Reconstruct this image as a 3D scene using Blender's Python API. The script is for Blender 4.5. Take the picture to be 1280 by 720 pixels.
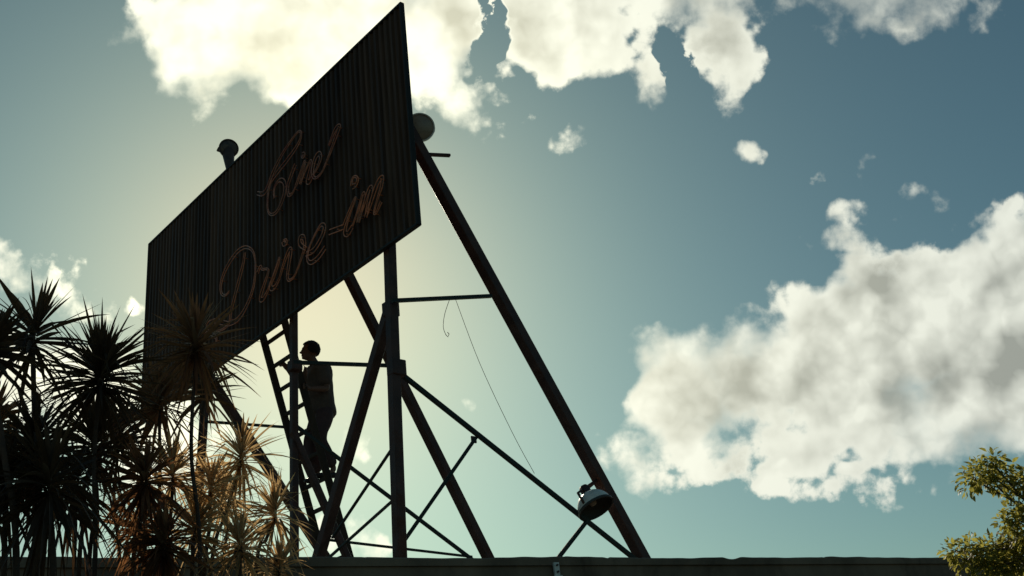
import bpy, bmesh, math, random
from mathutils import Vector, Matrix, noise

# ------------------------------------------------------------------ camera, sky, sun, exposure
for o in list(bpy.data.objects):
    bpy.data.objects.remove(o)
S = bpy.context.scene
C = S.collection
CAMROT = [[0.99316,0.116758,-0.0],[0.049345,-0.419734,-0.906305],[-0.105818,0.900106,-0.422625]]
cd = bpy.data.cameras.new('camera')
cam = bpy.data.objects.new('camera', cd)
C.objects.link(cam)
cam.matrix_world = Matrix([CAMROT[0] + [0], CAMROT[1] + [0], CAMROT[2] + [1.6], [0, 0, 0, 1]])
cd.sensor_width = 36
cd.lens = 36 * 1302 / 1280
cd.clip_end = 5000
S.camera = cam

EXPO = -0.66
SKY = 0.06
S.view_settings.view_transform = 'Standard'
S.view_settings.look = 'None'
S.view_settings.gamma = 1
S.view_settings.use_curve_mapping = False
S.view_settings.exposure = EXPO
K_CLOUD = 1 / (SKY * 2 ** EXPO)

SUNDIR = Vector([-0.2003,0.8726,0.4454])
elev = math.asin(SUNDIR.z)
azim = math.atan2(SUNDIR.x, SUNDIR.y)
sl = bpy.data.lights.new('sun', 'SUN')
sl.energy = 5.0
sl.angle = math.radians(0.6)
sl.color = (1.0, 0.86, 0.66)
sun = bpy.data.objects.new('sun', sl)
C.objects.link(sun)
sun.rotation_euler = SUNDIR.to_track_quat('Z', 'Y').to_euler()

W = bpy.data.worlds.new('World')
S.world = W
W.use_nodes = True


class NT:
    """small helper for building node trees"""
    def __init__(s, tree):
        s.t = tree

    def n(s, typ, ins=None, **props):
        nd = s.t.nodes.new(typ)
        for k, v in props.items():
            setattr(nd, k, v)
        for k, v in (ins or {}).items():
            if isinstance(v, bpy.types.NodeSocket):
                s.t.links.new(v, nd.inputs[k])
            else:
                nd.inputs[k].default_value = v
        return nd

    def m(s, op, a, b=None, c=None, clamp=False):
        ins = {0: a}
        if b is not None:
            ins[1] = b
        if c is not None:
            ins[2] = c
        return s.n('ShaderNodeMath', ins, operation=op, use_clamp=clamp).outputs[0]

    def v(s, op, a, b=None, out=0):
        ins = {0: a}
        if b is not None:
            ins[1] = b
        return s.n('ShaderNodeVectorMath', ins, operation=op).outputs[out]

    def mr(s, x, a, b, c=0.0, d=1.0, smooth=True):
        nd = s.n('ShaderNodeMapRange', {0: x, 1: a, 2: b, 3: c, 4: d}, clamp=True)
        nd.interpolation_type = 'SMOOTHSTEP' if smooth else 'LINEAR'
        return nd.outputs[0]

    def mix(s, f, a, b):
        nd = s.n('ShaderNodeMix', data_type='RGBA')
        for i, x in ((0, f), (6, a), (7, b)):
            if isinstance(x, bpy.types.NodeSocket):
                s.t.links.new(x, nd.inputs[i])
            else:
                nd.inputs[i].default_value = x if i == 0 else (list(x) + [1])[:4]
        return nd.outputs[2]


# cloud banks: position, radii and turn of each bank on the sky, in tangent units about a point 25 degrees up in the south
BANKS = [[-0.2502,0.273,0.0883,0.073,-0.117],[-0.1517,0.2885,0.1152,0.1075,-0.117],[-0.214,0.2185,0.0538,0.0307,-0.117],[-0.0476,0.2531,0.0614,0.0922,-0.117],[-0.0386,0.1979,0.0576,0.0384,-0.292],[0.0677,0.2472,0.0691,0.0691,-0.117],[0.0323,0.2746,0.0922,0.0461,-0.117],[0.1088,0.2347,0.0461,0.0538,-0.117],[0.1586,0.1979,0.023,0.0614,-0.257],[0.2077,0.254,0.096,0.0384,-0.117],[0.228,0.2091,0.0461,0.0614,-0.117],[0.387,0.2329,0.1229,0.0384,-0.117],[0.052,0.1462,0.0476,0.0169,0.023],[0.2483,0.1054,0.0108,0.0069,0.407],[0.3618,0.0387,0.0476,0.0115,-0.03],[0.3459,0.0676,0.0138,0.0138,-0.117],[0.3139,0.0714,0.0138,0.01,-0.117],[-0.33,0.2847,0.0461,0.0192,-0.117],[-0.0418,0.1379,0.0154,0.0215,-0.117],[-0.4675,0.0689,0.0653,0.0261,-0.292],[-0.4194,0.0377,0.0422,0.0246,-0.641],[-0.4837,-0.0359,0.1075,0.0614,-0.117],[-0.4168,-0.0593,0.0691,0.0614,-0.117],[-0.3612,-0.1122,0.0691,0.0538,-0.117],[-0.2836,-0.1097,0.0346,0.0246,-0.117],[-0.1766,-0.1339,0.0246,0.0346,-0.117],[-0.1701,-0.2298,0.0292,0.0215,-0.117],[-0.205,-0.2311,0.0307,0.023,-0.117],[-0.055,-0.1057,0.0123,0.0123,-0.117],[-0.3569,0.0226,0.0123,0.0108,-0.117],[0.1481,-0.1218,0.0753,0.0753,-0.117],[0.1232,-0.1034,0.0461,0.0538,-0.117],[0.1571,-0.177,0.0614,0.0323,-0.117],[0.1864,-0.1572,0.0461,0.0323,-0.117],[0.1079,-0.1673,0.0384,0.0323,-0.117],[0.219,-0.1108,0.0883,0.0676,-0.117],[0.3154,-0.0796,0.096,0.073,0.267],[0.4083,-0.0789,0.1152,0.0806,0.232],[0.5088,-0.0791,0.1306,0.096,-0.117],[0.2576,-0.1772,0.0768,0.0399,-0.117],[0.3509,-0.1727,0.0998,0.0576,-0.117],[0.4532,-0.1577,0.1152,0.0653,-0.117],[0.3029,-0.1207,0.0922,0.0691,-0.117],[0.1023,-0.2023,0.0346,0.0169,-0.117],[0.2315,-0.2151,0.0323,0.0169,-0.117],[0.3145,0.011,0.0422,0.0169,-0.204],[0.3361,-0.0024,0.0307,0.0192,-0.117],[0.3973,-0.2385,0.0261,0.0138,-0.117],[0.3027,-0.2212,0.0461,0.023,-0.117]]
GAPS = [[0.0056,0.2584,0.0169,0.0614,-0.204],[0.181,0.1914,0.0169,0.0384,-0.117]]
THICK = [[0.1777,-0.133,0.1382,0.0714,-0.117],[0.4186,-0.1227,0.1498,0.0518,0.092],[0.3599,-0.0307,0.1152,0.0346,0.145],[-0.1894,0.2311,0.0461,0.0691,-0.117],[0.0134,0.2459,0.0691,0.0576,-0.117],[0.2261,0.2132,0.0691,0.0576,-0.117],[0.4734,-0.1175,0.0691,0.0461,-0.117]]


def field_group():
    """signed depth into the cloud banks (0.06 of a tangent unit = 1), before the fine noise"""
    g = bpy.data.node_groups.new('cloud_banks', 'ShaderNodeTree')
    g.interface.new_socket('P', in_out='INPUT', socket_type='NodeSocketVector')
    g.interface.new_socket('D', in_out='OUTPUT', socket_type='NodeSocketFloat')
    t = NT(g)
    gi = g.nodes.new('NodeGroupInput')
    go = g.nodes.new('NodeGroupOutput')
    P = gi.outputs[0]
    w1 = t.n('ShaderNodeTexNoise', noise_dimensions='2D', ins={'Vector': P, 'Scale': 14.0, 'Detail': 3.0, 'Roughness': 0.6}).outputs['Color']
    w1 = t.v('SUBTRACT', w1, (0.5, 0.5, 0.5))
    w1 = t.v('MULTIPLY', w1, (0.06, 0.06, 0.0))
    Q = t.v('ADD', P, w1)

    def cover(lst, soft, seq=None):
        acc = None
        for x, y, rx, ry, a in lst:
            # the tiny term only makes the banks evaluate one after the other (the shader stack is small)
            q = Q if acc is None and seq is None else t.n('ShaderNodeVectorMath', {0: acc if acc is not None else seq, 1: (1e-7, 1e-7, 0), 2: Q}, operation='MULTIPLY_ADD').outputs[0]
            mp = t.n('ShaderNodeMapping', {'Vector': q, 'Location': (x, y, 0), 'Rotation': (0, 0, a), 'Scale': (rx, ry, 1)}, vector_type='TEXTURE').outputs[0]
            L = t.v('LENGTH', mp, out=1)
            kk = min(rx, ry) / 0.06
            if kk < 0.35:
                kk = kk * 0.6 + 0.16
            d = t.m('MULTIPLY_ADD', t.m('MULTIPLY', L, L), -kk * 0.75, kk * 0.75)
            acc = d if acc is None else (t.m('SMOOTH_MAX', acc, d, soft) if soft else t.m('MAXIMUM', acc, d))
        return acc
    base = cover(BANKS, 0.12)
    gap = t.m('MAXIMUM', cover(GAPS, 0, base), 0.0)
    rag = t.n('ShaderNodeTexNoise', noise_dimensions='2D', ins={'Vector': P, 'Scale': 30.0, 'Detail': 5.0, 'Roughness': 0.65}).outputs[0]
    base = t.m('SUBTRACT', base, t.m('MULTIPLY', gap, t.mr(rag, 0.32, 0.66, 0.0, 6.5)))
    g.links.new(base, go.inputs[0])
    return g


def build_world():
    t = NT(W.node_tree)
    for nd in list(W.node_tree.nodes):
        W.node_tree.nodes.remove(nd)
    out = t.n('ShaderNodeOutputWorld')
    bg = t.n('ShaderNodeBackground')
    bg.inputs[1].default_value = SKY
    W.node_tree.links.new(bg.outputs[0], out.inputs[0])
    sky = t.n('ShaderNodeTexSky', sky_type='NISHITA', sun_disc=False)
    sky.sun_elevation = elev
    sky.sun_rotation = azim
    sky.air_density = 1.0
    sky.dust_density = 1.0
    sky.ozone_density = 1.0
    G = t.n('ShaderNodeTexCoord').outputs['Generated']
    ang = t.m('ARCCOSINE', t.v('DOT_PRODUCT', t.v('NORMALIZE', G), tuple(SUNDIR), 1))
    near = t.m('EXPONENT', t.m('MULTIPLY', t.m('MULTIPLY', ang, ang), -26.0))
    tint = t.mix(near, (0.75, 1.13, 1.01), (0.92, 0.99, 0.79))
    col = t.v('MULTIPLY', sky.outputs[0], tint)
    e = math.radians(25)
    ax, up = (0, math.cos(e), math.sin(e)), (0, -math.sin(e), math.cos(e))
    den = t.m('MAXIMUM', t.v('DOT_PRODUCT', G, ax, 1), 0.12)
    X = t.m('DIVIDE', t.v('DOT_PRODUCT', G, (1, 0, 0), 1), den)
    Y = t.m('DIVIDE', t.v('DOT_PRODUCT', G, up, 1), den)
    P = t.n('ShaderNodeCombineXYZ', {0: X, 1: Y}).outputs[0]
    fnd = t.n('ShaderNodeGroup', node_tree=field_group())
    W.node_tree.links.new(P, fnd.inputs[0])
    base = fnd.outputs[0]

    def puff(p, scale, det, rough):
        return t.n('ShaderNodeTexNoise', noise_dimensions='2D', ins={'Vector': p, 'Scale': scale, 'Detail': det, 'Roughness': rough}).outputs[0]
    ts = t.v('NORMALIZE', t.v('ADD', t.v('SUBTRACT', tuple([-0.205,0.036,0]), P), (0, 0.10, 0)))
    P1 = t.v('ADD', P, t.v('MULTIPLY', ts, (0.016, 0.016, 0)))
    n0 = puff(P, 16.0, 8.0, 0.60)
    v0 = t.n('ShaderNodeTexVoronoi', voronoi_dimensions='2D', feature='F1', ins={'Vector': t.v('ADD', P, t.v('MULTIPLY', t.v('SUBTRACT', t.n('ShaderNodeTexNoise', noise_dimensions='2D', ins={'Vector': P, 'Scale': 40.0, 'Detail': 2.0}).outputs['Color'], (0.5, 0.5, 0.5)), (0.03, 0.03, 0))), 'Scale': 26.0, 'Detail': 1.5, 'Roughness': 0.6}).outputs[0]
    nz = t.m('MULTIPLY', t.m('SUBTRACT', n0, 0.47), 1.7)
    nz = t.m('ADD', nz, t.m('MULTIPLY', t.m('SUBTRACT', 0.45, v0), 0.38))
    d0 = t.m('ADD', base, t.m('MULTIPLY', nz, t.mr(base, 0.05, 0.75, 1.0, 0.12)))
    # soft below, crisp on top: the rim width follows a slow noise
    slow = puff(P, 6.0, 2.0, 0.5)
    alpha = t.m('SMOOTH_MIN', t.mr(t.m('DIVIDE', d0, t.mr(slow, 0.35, 0.65, 0.30, 0.85)), 0.0, 1.0), 1.0, 0.05, clamp=True)
    n1 = puff(P1, 13.0, 3.0, 0.45)
    n2 = puff(P, 13.0, 3.0, 0.45)
    wv0 = t.v('ADD', P, t.v('MULTIPLY', t.v('SUBTRACT', t.n('ShaderNodeTexNoise', noise_dimensions='2D', ins={'Vector': P, 'Scale': 8.0, 'Detail': 4.0}).outputs['Color'], (0.5, 0.5, 0.5)), (0.07, 0.07, 0)))
    core = None
    for x, y, rx, ry, a in THICK:
        wv = wv0 if core is None else t.n('ShaderNodeVectorMath', {0: core, 1: (1e-7, 1e-7, 0), 2: wv0}, operation='MULTIPLY_ADD').outputs[0]
        mp = t.n('ShaderNodeMapping', {'Vector': wv, 'Location': (x, y, 0), 'Rotation': (0, 0, a), 'Scale': (rx, ry, 1)}, vector_type='TEXTURE').outputs[0]
        c = t.mr(t.v('LENGTH', mp, out=1), 0.1, 1.05, 1.0, 0.0)
        core = c if core is None else t.m('SMOOTH_MAX', core, c, 0.1)
    core = t.m('MULTIPLY', core, t.mr(d0, 0.2, 0.8))
    core = t.m('MULTIPLY', core, t.mr(n2, 0.25, 0.6, 0.85, 1.0))
    gen = t.m('MULTIPLY', t.mr(slow, 0.45, 0.65), t.mr(d0, 0.5, 1.2, 0, 0.16))
    rel = t.m('MULTIPLY', t.m('MULTIPLY', t.m('SUBTRACT', n1, n2), 2.4), t.mr(d0, 0.1, 0.6))
    shade = t.m('ADD', t.m('ADD', t.m('MULTIPLY', core, 0.64), gen), t.m('ADD', rel, t.m('MULTIPLY_ADD', t.m('SUBTRACT', v0, 0.4), t.mr(d0, 0.2, 0.7, 0.0, 0.40), 0.10)), clamp=True)
    k = K_CLOUD
    bright = (0.75 * k, 0.78 * k, 0.70 * k)
    grey = (0.275 * k, 0.30 * k, 0.28 * k)
    cc = t.mix(shade, bright, grey)
    # forward scattering: clouds close to the sun glow
    glow = t.m('EXPONENT', t.m('MULTIPLY', ang, -5.0))
    sc_nd = t.n('ShaderNodeVectorMath', {0: (1.75 * k, 1.6 * k, 1.0 * k), 'Scale': glow}, operation='SCALE')
    cc = t.v('ADD', cc, sc_nd.outputs[0])
    final = t.mix(alpha, col, cc)
    W.node_tree.links.new(final, bg.inputs[0])
    W.cycles.sampling_method = 'MANUAL'
    W.cycles.sample_map_resolution = 512


build_world()

# ------------------------------------------------------------------ helpers


def obj(name, bm, mat, parent=None, smooth=False, label=None):
    me = bpy.data.meshes.new(name)
    if isinstance(bm, bmesh.types.BMesh):
        bmesh.ops.recalc_face_normals(bm, faces=bm.faces)
        bm.to_mesh(me)
        bm.free()
    else:
        me.from_pydata(bm[0], [], bm[1])
    if smooth:
        for p in me.polygons:
            p.use_smooth = True
    for m in (mat if isinstance(mat, (list, tuple)) else [mat]):
        me.materials.append(m)
    o = bpy.data.objects.new(name, me)
    C.objects.link(o)
    if parent is not None:
        o.parent = parent
        o.matrix_parent_inverse = parent_world(parent).inverted()
    if label:
        o['label'] = label
    return o


def parent_world(p):
    m = p.matrix_basis.copy()
    while p.parent is not None:
        m = p.parent.matrix_basis @ p.matrix_parent_inverse @ m if False else p.parent.matrix_basis @ m
        p = p.parent
        break
    return m


def tag(o, label, cat, group=None):
    o['label'] = label
    o['category'] = cat
    if group:
        o['group'] = group
    return o


def thing(name, loc, label, cat, group=None):
    o = bpy.data.objects.new(name, None)
    o.empty_display_size = 0.2
    C.objects.link(o)
    o.location = loc
    return tag(o, label, cat, group)


def kid(name, bm, mat, parent, root, smooth=False, label=None):
    """a child whose mesh is written in world coordinates; root is the thing's empty (unrotated)"""
    o = obj(name, bm, mat, None, smooth, label)
    me = o.data
    me.transform(Matrix.Translation(-root.location))
    o.parent = parent
    return o


def frame_between(a, b, upv=Vector((0, 0, 1))):
    a, b = Vector(a), Vector(b)
    z = (b - a).normalized()
    x = upv.cross(z)
    if x.length < 1e-3:
        x = Vector((1, 0, 0)).cross(z)
    x.normalize()
    y = z.cross(x)
    return a, b, x, y, z


def beam(bm, a, b, w, h=None, side=None, bevel=0.006):
    h = h or w
    a, b, x, y, z = frame_between(a, b)
    if side is not None:
        x = (Vector(side) - z * Vector(side).dot(z)).normalized()
        y = z.cross(x)
    c = bevel
    pr = [(w / 2 - c, -h / 2), (w / 2, -h / 2 + c), (w / 2, h / 2 - c), (w / 2 - c, h / 2), (-w / 2 + c, h / 2), (-w / 2, h / 2 - c), (-w / 2, -h / 2 + c), (-w / 2 + c, -h / 2)]
    r0 = [bm.verts.new(a + x * p + y * q) for p, q in pr]
    r1 = [bm.verts.new(b + x * p + y * q) for p, q in pr]
    n = len(pr)
    for i in range(n):
        bm.faces.new((r0[i], r0[(i + 1) % n], r1[(i + 1) % n], r1[i]))
    bm.faces.new(r0[::-1])
    bm.faces.new(r1)


def angle_iron(bm, a, b, w, t=0.006):
    a, b, x, y, z = frame_between(a, b)
    pr = [(0, 0), (w, 0), (w, t), (t, t), (t, w), (0, w)]
    r0 = [bm.verts.new(a + x * (p - w / 2) + y * (q - w / 2)) for p, q in pr]
    r1 = [bm.verts.new(b + x * (p - w / 2) + y * (q - w / 2)) for p, q in pr]
    for i in range(6):
        bm.faces.new((r0[i], r0[(i + 1) % 6], r1[(i + 1) % 6], r1[i]))
    bm.faces.new(r0[::-1])
    bm.faces.new(r1)


def tube(bm, pts, rad, seg=8, cap=True):
    pts = [Vector(p) for p in pts]
    n = len(pts)
    rads = rad if isinstance(rad, (list, tuple)) else [rad] * n
    prev = None
    rings = []
    for i, p in enumerate(pts):
        z = (pts[min(i + 1, n - 1)] - pts[max(i - 1, 0)]).normalized()
        if prev is None:
            x = z.orthogonal().normalized()
        else:
            x = (prev - z * prev.dot(z))
            x = x.normalized() if x.length > 1e-5 else z.orthogonal().normalized()
        prev = x
        y = z.cross(x)
        rings.append([bm.verts.new(p + (x * math.cos(2 * math.pi * k / seg) + y * math.sin(2 * math.pi * k / seg)) * rads[i]) for k in range(seg)])
    for i in range(n - 1):
        for k in range(seg):
            bm.faces.new((rings[i][k], rings[i][(k + 1) % seg], rings[i + 1][(k + 1) % seg], rings[i + 1][k]))
    if cap:
        bm.faces.new(rings[0][::-1])
        bm.faces.new(rings[-1])


def lathe(bm, prof, M, seg=32):
    """prof: list of (r, z) revolved about z, placed with matrix M"""
    rings = []
    for r, z in prof:
        if r < 1e-5:
            rings.append([bm.verts.new(M @ Vector((0, 0, z)))])
        else:
            rings.append([bm.verts.new(M @ Vector((r * math.cos(2 * math.pi * k / seg), r * math.sin(2 * math.pi * k / seg), z))) for k in range(seg)])
    for a, b in zip(rings, rings[1:]):
        for k in range(seg):
            k2 = (k + 1) % seg
            if len(a) == 1 and len(b) == 1:
                continue
            if len(a) == 1:
                bm.faces.new((a[0], b[k], b[k2]))
            elif len(b) == 1:
                bm.faces.new((a[k], b[0], a[k2]))
            else:
                bm.faces.new((a[k], a[k2], b[k2], b[k]))


def catmull(pts, sub=6):
    out = []
    n = len(pts)
    for i in range(n - 1):
        p0, p1, p2, p3 = pts[max(i - 1, 0)], pts[i], pts[i + 1], pts[min(i + 2, n - 1)]
        for s in range(sub):
            t = s / sub
            out.append(tuple(0.5 * ((2 * b) + (c - a) * t + (2 * a - 5 * b + 4 * c - d) * t * t + (-a + 3 * b - 3 * c + d) * t ** 3) for a, b, c, d in zip(p0, p1, p2, p3)))
    out.append(tuple(pts[-1]))
    return out


# ------------------------------------------------------------------ materials


def mat(name, col, rough=0.7, metal=0.0, var=0.25, scale=8.0, stretch=(1, 1, 1), col2=None, thr=(0.45, 0.65), bump=0.15, bscale=40.0, spec=0.5, translucent=None, tfac=0.5, objrand=0.0):
    m = bpy.data.materials.new(name)
    m.use_nodes = True
    t = NT(m.node_tree)
    nodes = m.node_tree.nodes
    b = nodes['Principled BSDF']
    outp = nodes['Material Output']
    co = t.n('ShaderNodeTexCoord').outputs['Object']
    co = t.n('ShaderNodeMapping', {'Vector': co, 'Scale': stretch}).outputs[0]
    nz = t.n('ShaderNodeTexNoise', {'Vector': co, 'Scale': scale, 'Detail': 7.0, 'Roughness': 0.62}).outputs[0]
    c1 = tuple(c * (1 - var) for c in col)
    c2 = tuple(min(1, c * (1 + var)) for c in col)
    cc = t.mix(t.mr(nz, 0.3, 0.7), c1, c2)
    if col2:
        n2 = t.n('ShaderNodeTexNoise', {'Vector': co, 'Scale': scale * 0.45, 'Detail': 9.0, 'Roughness': 0.7, 'Distortion': 0.4}).outputs[0]
        cc = t.mix(t.mr(n2, thr[0], thr[1]), cc, col2)
    if objrand:
        r = t.n('ShaderNodeObjectInfo').outputs['Random']
        hs = t.n('ShaderNodeHueSaturation', {'Value': t.mr(r, 0, 1, 1 - objrand, 1 + objrand, False), 'Color': cc})
        cc = hs.outputs[0]
    m.node_tree.links.new(cc, b.inputs['Base Color'])
    b.inputs['Metallic'].default_value = metal
    b.inputs['Specular IOR Level'].default_value = spec
    rg = t.mr(nz, 0.3, 0.7, max(0, rough - 0.12), min(1, rough + 0.12))
    m.node_tree.links.new(rg, b.inputs['Roughness'])
    if bump:
        bn = t.n('ShaderNodeTexNoise', {'Vector': co, 'Scale': bscale, 'Detail': 6.0, 'Roughness': 0.65}).outputs[0]
        bp = t.n('ShaderNodeBump', {'Height': bn, 'Strength': bump, 'Distance': 0.01})
        m.node_tree.links.new(bp.outputs[0], b.inputs['Normal'])
    if translucent:
        tr = t.n('ShaderNodeBsdfTranslucent')
        tc = t.mix(t.mr(nz, 0.35, 0.65), tuple(c * 0.6 for c in translucent), translucent)
        m.node_tree.links.new(tc, tr.inputs[0])
        mx = t.n('ShaderNodeMixShader', {0: tfac})
        m.node_tree.links.new(b.outputs[0], mx.inputs[1])
        m.node_tree.links.new(tr.outputs[0], mx.inputs[2])
        m.node_tree.links.new(mx.outputs[0], outp.inputs[0])
    return m


M_STEEL = mat('rusty_painted_steel', (0.085, 0.048, 0.042), 0.6, 0.0, 0.4, 6, (1, 1, 1), (0.085, 0.032, 0.018), (0.50, 0.66), 0.3, 60, spec=0.3)
M_THIN = mat('dark_green_painted_steel', (0.022, 0.034, 0.030), 0.55, 0.0, 0.3, 9, (1, 1, 1), (0.06, 0.03, 0.02), (0.55, 0.68), 0.2, 60, spec=0.3)
M_SHEET = mat('weathered_corrugated_sheet', (0.095, 0.052, 0.032), 0.55, 0.0, 0.45, 3.0, (3.2, 3.2, 0.22), (0.15, 0.10, 0.07), (0.58, 0.80), 0.2, 30, spec=0.12)
M_SHEETB = mat('sign_frame_paint', (0.022, 0.022, 0.020), 0.6, 0, 0.3, 6, bump=0.15, spec=0.3)
M_TUBE = mat('dead_neon_tube', (0.75, 0.23, 0.10), 0.28, 0.0, 0.35, 9, col2=(0.40, 0.20, 0.13), thr=(0.50, 0.66), bump=0, spec=0.6)
M_TUBE2 = mat('faded_neon_tube', (0.55, 0.20, 0.11), 0.3, 0.0, 0.35, 9, col2=(0.45, 0.10, 0.06), thr=(0.5, 0.62), bump=0, spec=0.6)
M_LADDER = mat('old_ladder_wood', (0.055, 0.040, 0.028), 0.75, 0, 0.35, 6, (1, 1, 0.2), None, bump=0.3, bscale=30, spec=0.2)
M_SHADE = mat('enamelled_lamp_shade', (0.80, 0.77, 0.70), 0.32, 0.0, 0.15, 9, col2=(0.16, 0.10, 0.07), thr=(0.60, 0.72), bump=0.05)
M_OLD = mat('rusted_lamp_shade', (0.075, 0.045, 0.032), 0.6, 0.0, 0.3, 9, bump=0.2)
M_OLDLENS = mat('grimy_lamp_lens', (0.10, 0.07, 0.05), 0.5, 0.0, 0.5, 14, bump=0.1)
M_SHADEIN = mat('dull_reflector', (0.05, 0.05, 0.045), 0.6, 0.0, 0.2, 9, bump=0)
M_LENS = mat('dusty_lamp_lens', (0.34, 0.27, 0.20), 0.35, 0.0, 0.15, 12, bump=0.1, bscale=90)
M_WALL = mat('stained_dark_render', (0.24, 0.17, 0.12), 0.9, 0, 0.3, 1.6, (1, 1, 0.6), (0.12, 0.085, 0.06), (0.50, 0.66), 0.5, 22, spec=0.2)
M_ROOF = mat('roof_felt', (0.06, 0.06, 0.058), 0.9, 0, 0.3, 3, bump=0.4)
M_GLASS = mat('dark_window_glass', (0.02, 0.022, 0.025), 0.1, 0, 0.1, 3, bump=0)
M_GROUND = mat('dry_grass_and_soil', (0.085, 0.075, 0.045), 0.95, 0, 0.4, 0.6, col2=(0.05, 0.065, 0.025), thr=(0.45, 0.6), bump=0.6, bscale=14)
M_PAVE = mat('worn_concrete_paving', (0.22, 0.21, 0.19), 0.9, 0, 0.2, 2, col2=(0.12, 0.115, 0.10), bump=0.3)
M_SKIN = mat('brown_skin', (0.16, 0.085, 0.055), 0.55, 0, 0.1, 20, bump=0)
M_HAIR = mat('black_curly_hair', (0.010, 0.008, 0.007), 0.8, 0, 0.3, 40, bump=0.9, bscale=160)
M_SHIRT = mat('faded_brown_shirt', (0.10, 0.075, 0.062), 0.9, 0, 0.25, 10, bump=0.3, bscale=25)
M_TROUSER = mat('dark_maroon_trousers', (0.075, 0.045, 0.045), 0.9, 0, 0.25, 10, bump=0.3, bscale=25)
M_SHOE = mat('worn_black_shoe', (0.015, 0.013, 0.012), 0.5, 0, 0.2, 10, bump=0)
M_BARK = mat('ringed_cane_bark', (0.085, 0.050, 0.034), 0.85, 0, 0.3, 12, (1, 1, 3), bump=0.5, bscale=40)
M_LEAF = [
    mat('dark_green_sword_leaf', (0.060, 0.040, 0.024), 0.5, 0, 0.3, 5, col2=(0.080, 0.038, 0.022), thr=(0.5, 0.7), bump=0, spec=0.3, translucent=(0.24, 0.13, 0.06), tfac=0.3, objrand=0.25),
    mat('bronze_sword_leaf', (0.13, 0.058, 0.034), 0.5, 0, 0.3, 5, col2=(0.05, 0.045, 0.028), thr=(0.5, 0.7), bump=0, spec=0.3, translucent=(0.55, 0.26, 0.11), tfac=0.42, objrand=0.2),
    mat('tan_sword_leaf', (0.28, 0.18, 0.09), 0.5, 0, 0.3, 5, col2=(0.10, 0.065, 0.035), thr=(0.5, 0.7), bump=0, spec=0.35, translucent=(0.95, 0.64, 0.30), tfac=0.62, objrand=0.15)]
M_TBARK = mat('grey_brown_bark', (0.09, 0.075, 0.06), 0.9, 0, 0.3, 10, (1, 1, 0.3), bump=0.6, bscale=30)
M_TLEAF = mat('yellow_green_leaf', (0.10, 0.115, 0.025), 0.5, 0, 0.35, 14, col2=(0.15, 0.12, 0.03), thr=(0.52, 0.66), bump=0, spec=0.35, translucent=(0.66, 0.62, 0.13), tfac=0.5)

def fade_sheets(m, sx, sy, width):
    """each sheet of the panel has weathered to its own tone"""
    t = NT(m.node_tree)
    b = m.node_tree.nodes['Principled BSDF']
    src = b.inputs['Base Color'].links[0].from_socket
    co = t.n('ShaderNodeTexCoord').outputs['Object']
    d = t.m('FLOOR', t.m('DIVIDE', t.v('DOT_PRODUCT', co, (sx, sy, 0), 1), width))
    wn = t.n('ShaderNodeTexWhiteNoise', noise_dimensions='1D', ins={'W': d}).outputs[0]
    hs = t.n('ShaderNodeHueSaturation', {'Value': t.mr(wn, 0, 1, 0.72, 1.35, False), 'Color': src})
    m.node_tree.links.new(hs.outputs[0], b.inputs['Base Color'])


fade_sheets(M_SHEET, -0.695, 0.719, 0.45)

# ------------------------------------------------------------------ ground
bm = bmesh.new()
bmesh.ops.create_grid(bm, x_segments=40, y_segments=40, size=1500)
for v in bm.verts:
    r = v.co.length
    if r > 120:
        v.co.z = noise.noise(v.co * 0.004) * min(6, (r - 120) * 0.02) - 1.0
ground = obj('ground', bm, M_GROUND, smooth=True)
ground['kind'] = 'structure'

# ------------------------------------------------------------------ building with the flat roof the billboard stands on
WD = Vector([0.846,0.533,0.0]).normalized()
WN = Vector((WD.y, -WD.x, 0))           # out of the wall, towards the camera
WO = Vector((-0.263, 8.83, 0))
TOP = 3.25
S0, S1, DEP = -7.5, 22.0, 9.0


def wp(s, n, z):
    p = WO + WD * s + WN * n
    return Vector((p.x, p.y, z))


def wbox(bm, s0, s1, n0, n1, z0, z1):
    v = [bm.verts.new(wp(s, n, z)) for s in (s0, s1) for n in (n0, n1) for z in (z0, z1)]
    for f in ((0, 1, 3, 2), (4, 6, 7, 5), (0, 4, 5, 1), (2, 3, 7, 6), (0, 2, 6, 4), (1, 5, 7, 3)):
        bm.faces.new([v[i] for i in f])


pav = bmesh.new()
wbox(pav, S0 - 1, S1 + 1, 0.02, 1.6, -0.3, 0.12)
pave = obj('pavement', pav, M_PAVE)
pave['kind'] = 'structure'

bld = thing('low_building', wp(7, -4, 0), 'long low flat-roofed building with a stained dark wall, under the billboard frame', 'building')
# front wall: a rendered sheet with slow bulges, its top edge chipped
bm = bmesh.new()
NS, NZ = 420, 16
wins = [(-5.2, -3.8), (2.5, 4.1), (6.5, 8.1), (13.5, 15.1)]
grid = []
for i in range(NS + 1):
    s = S0 + (S1 - S0) * i / NS
    row = []
    for j in range(NZ + 1):
        z = (TOP - 0.06) * j / NZ
        b = noise.noise(Vector((s * 0.7, z * 0.7, 3))) * 0.008
        row.append(bm.verts.new(wp(s, b, z)))
    grid.append(row)
for i in range(NS):
    for j in range(NZ):
        bm.faces.new((grid[i][j], grid[i + 1][j], grid[i + 1][j + 1], grid[i][j + 1]))
kid('front_wall', bm, M_WALL, bld, bld, smooth=True)
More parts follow.
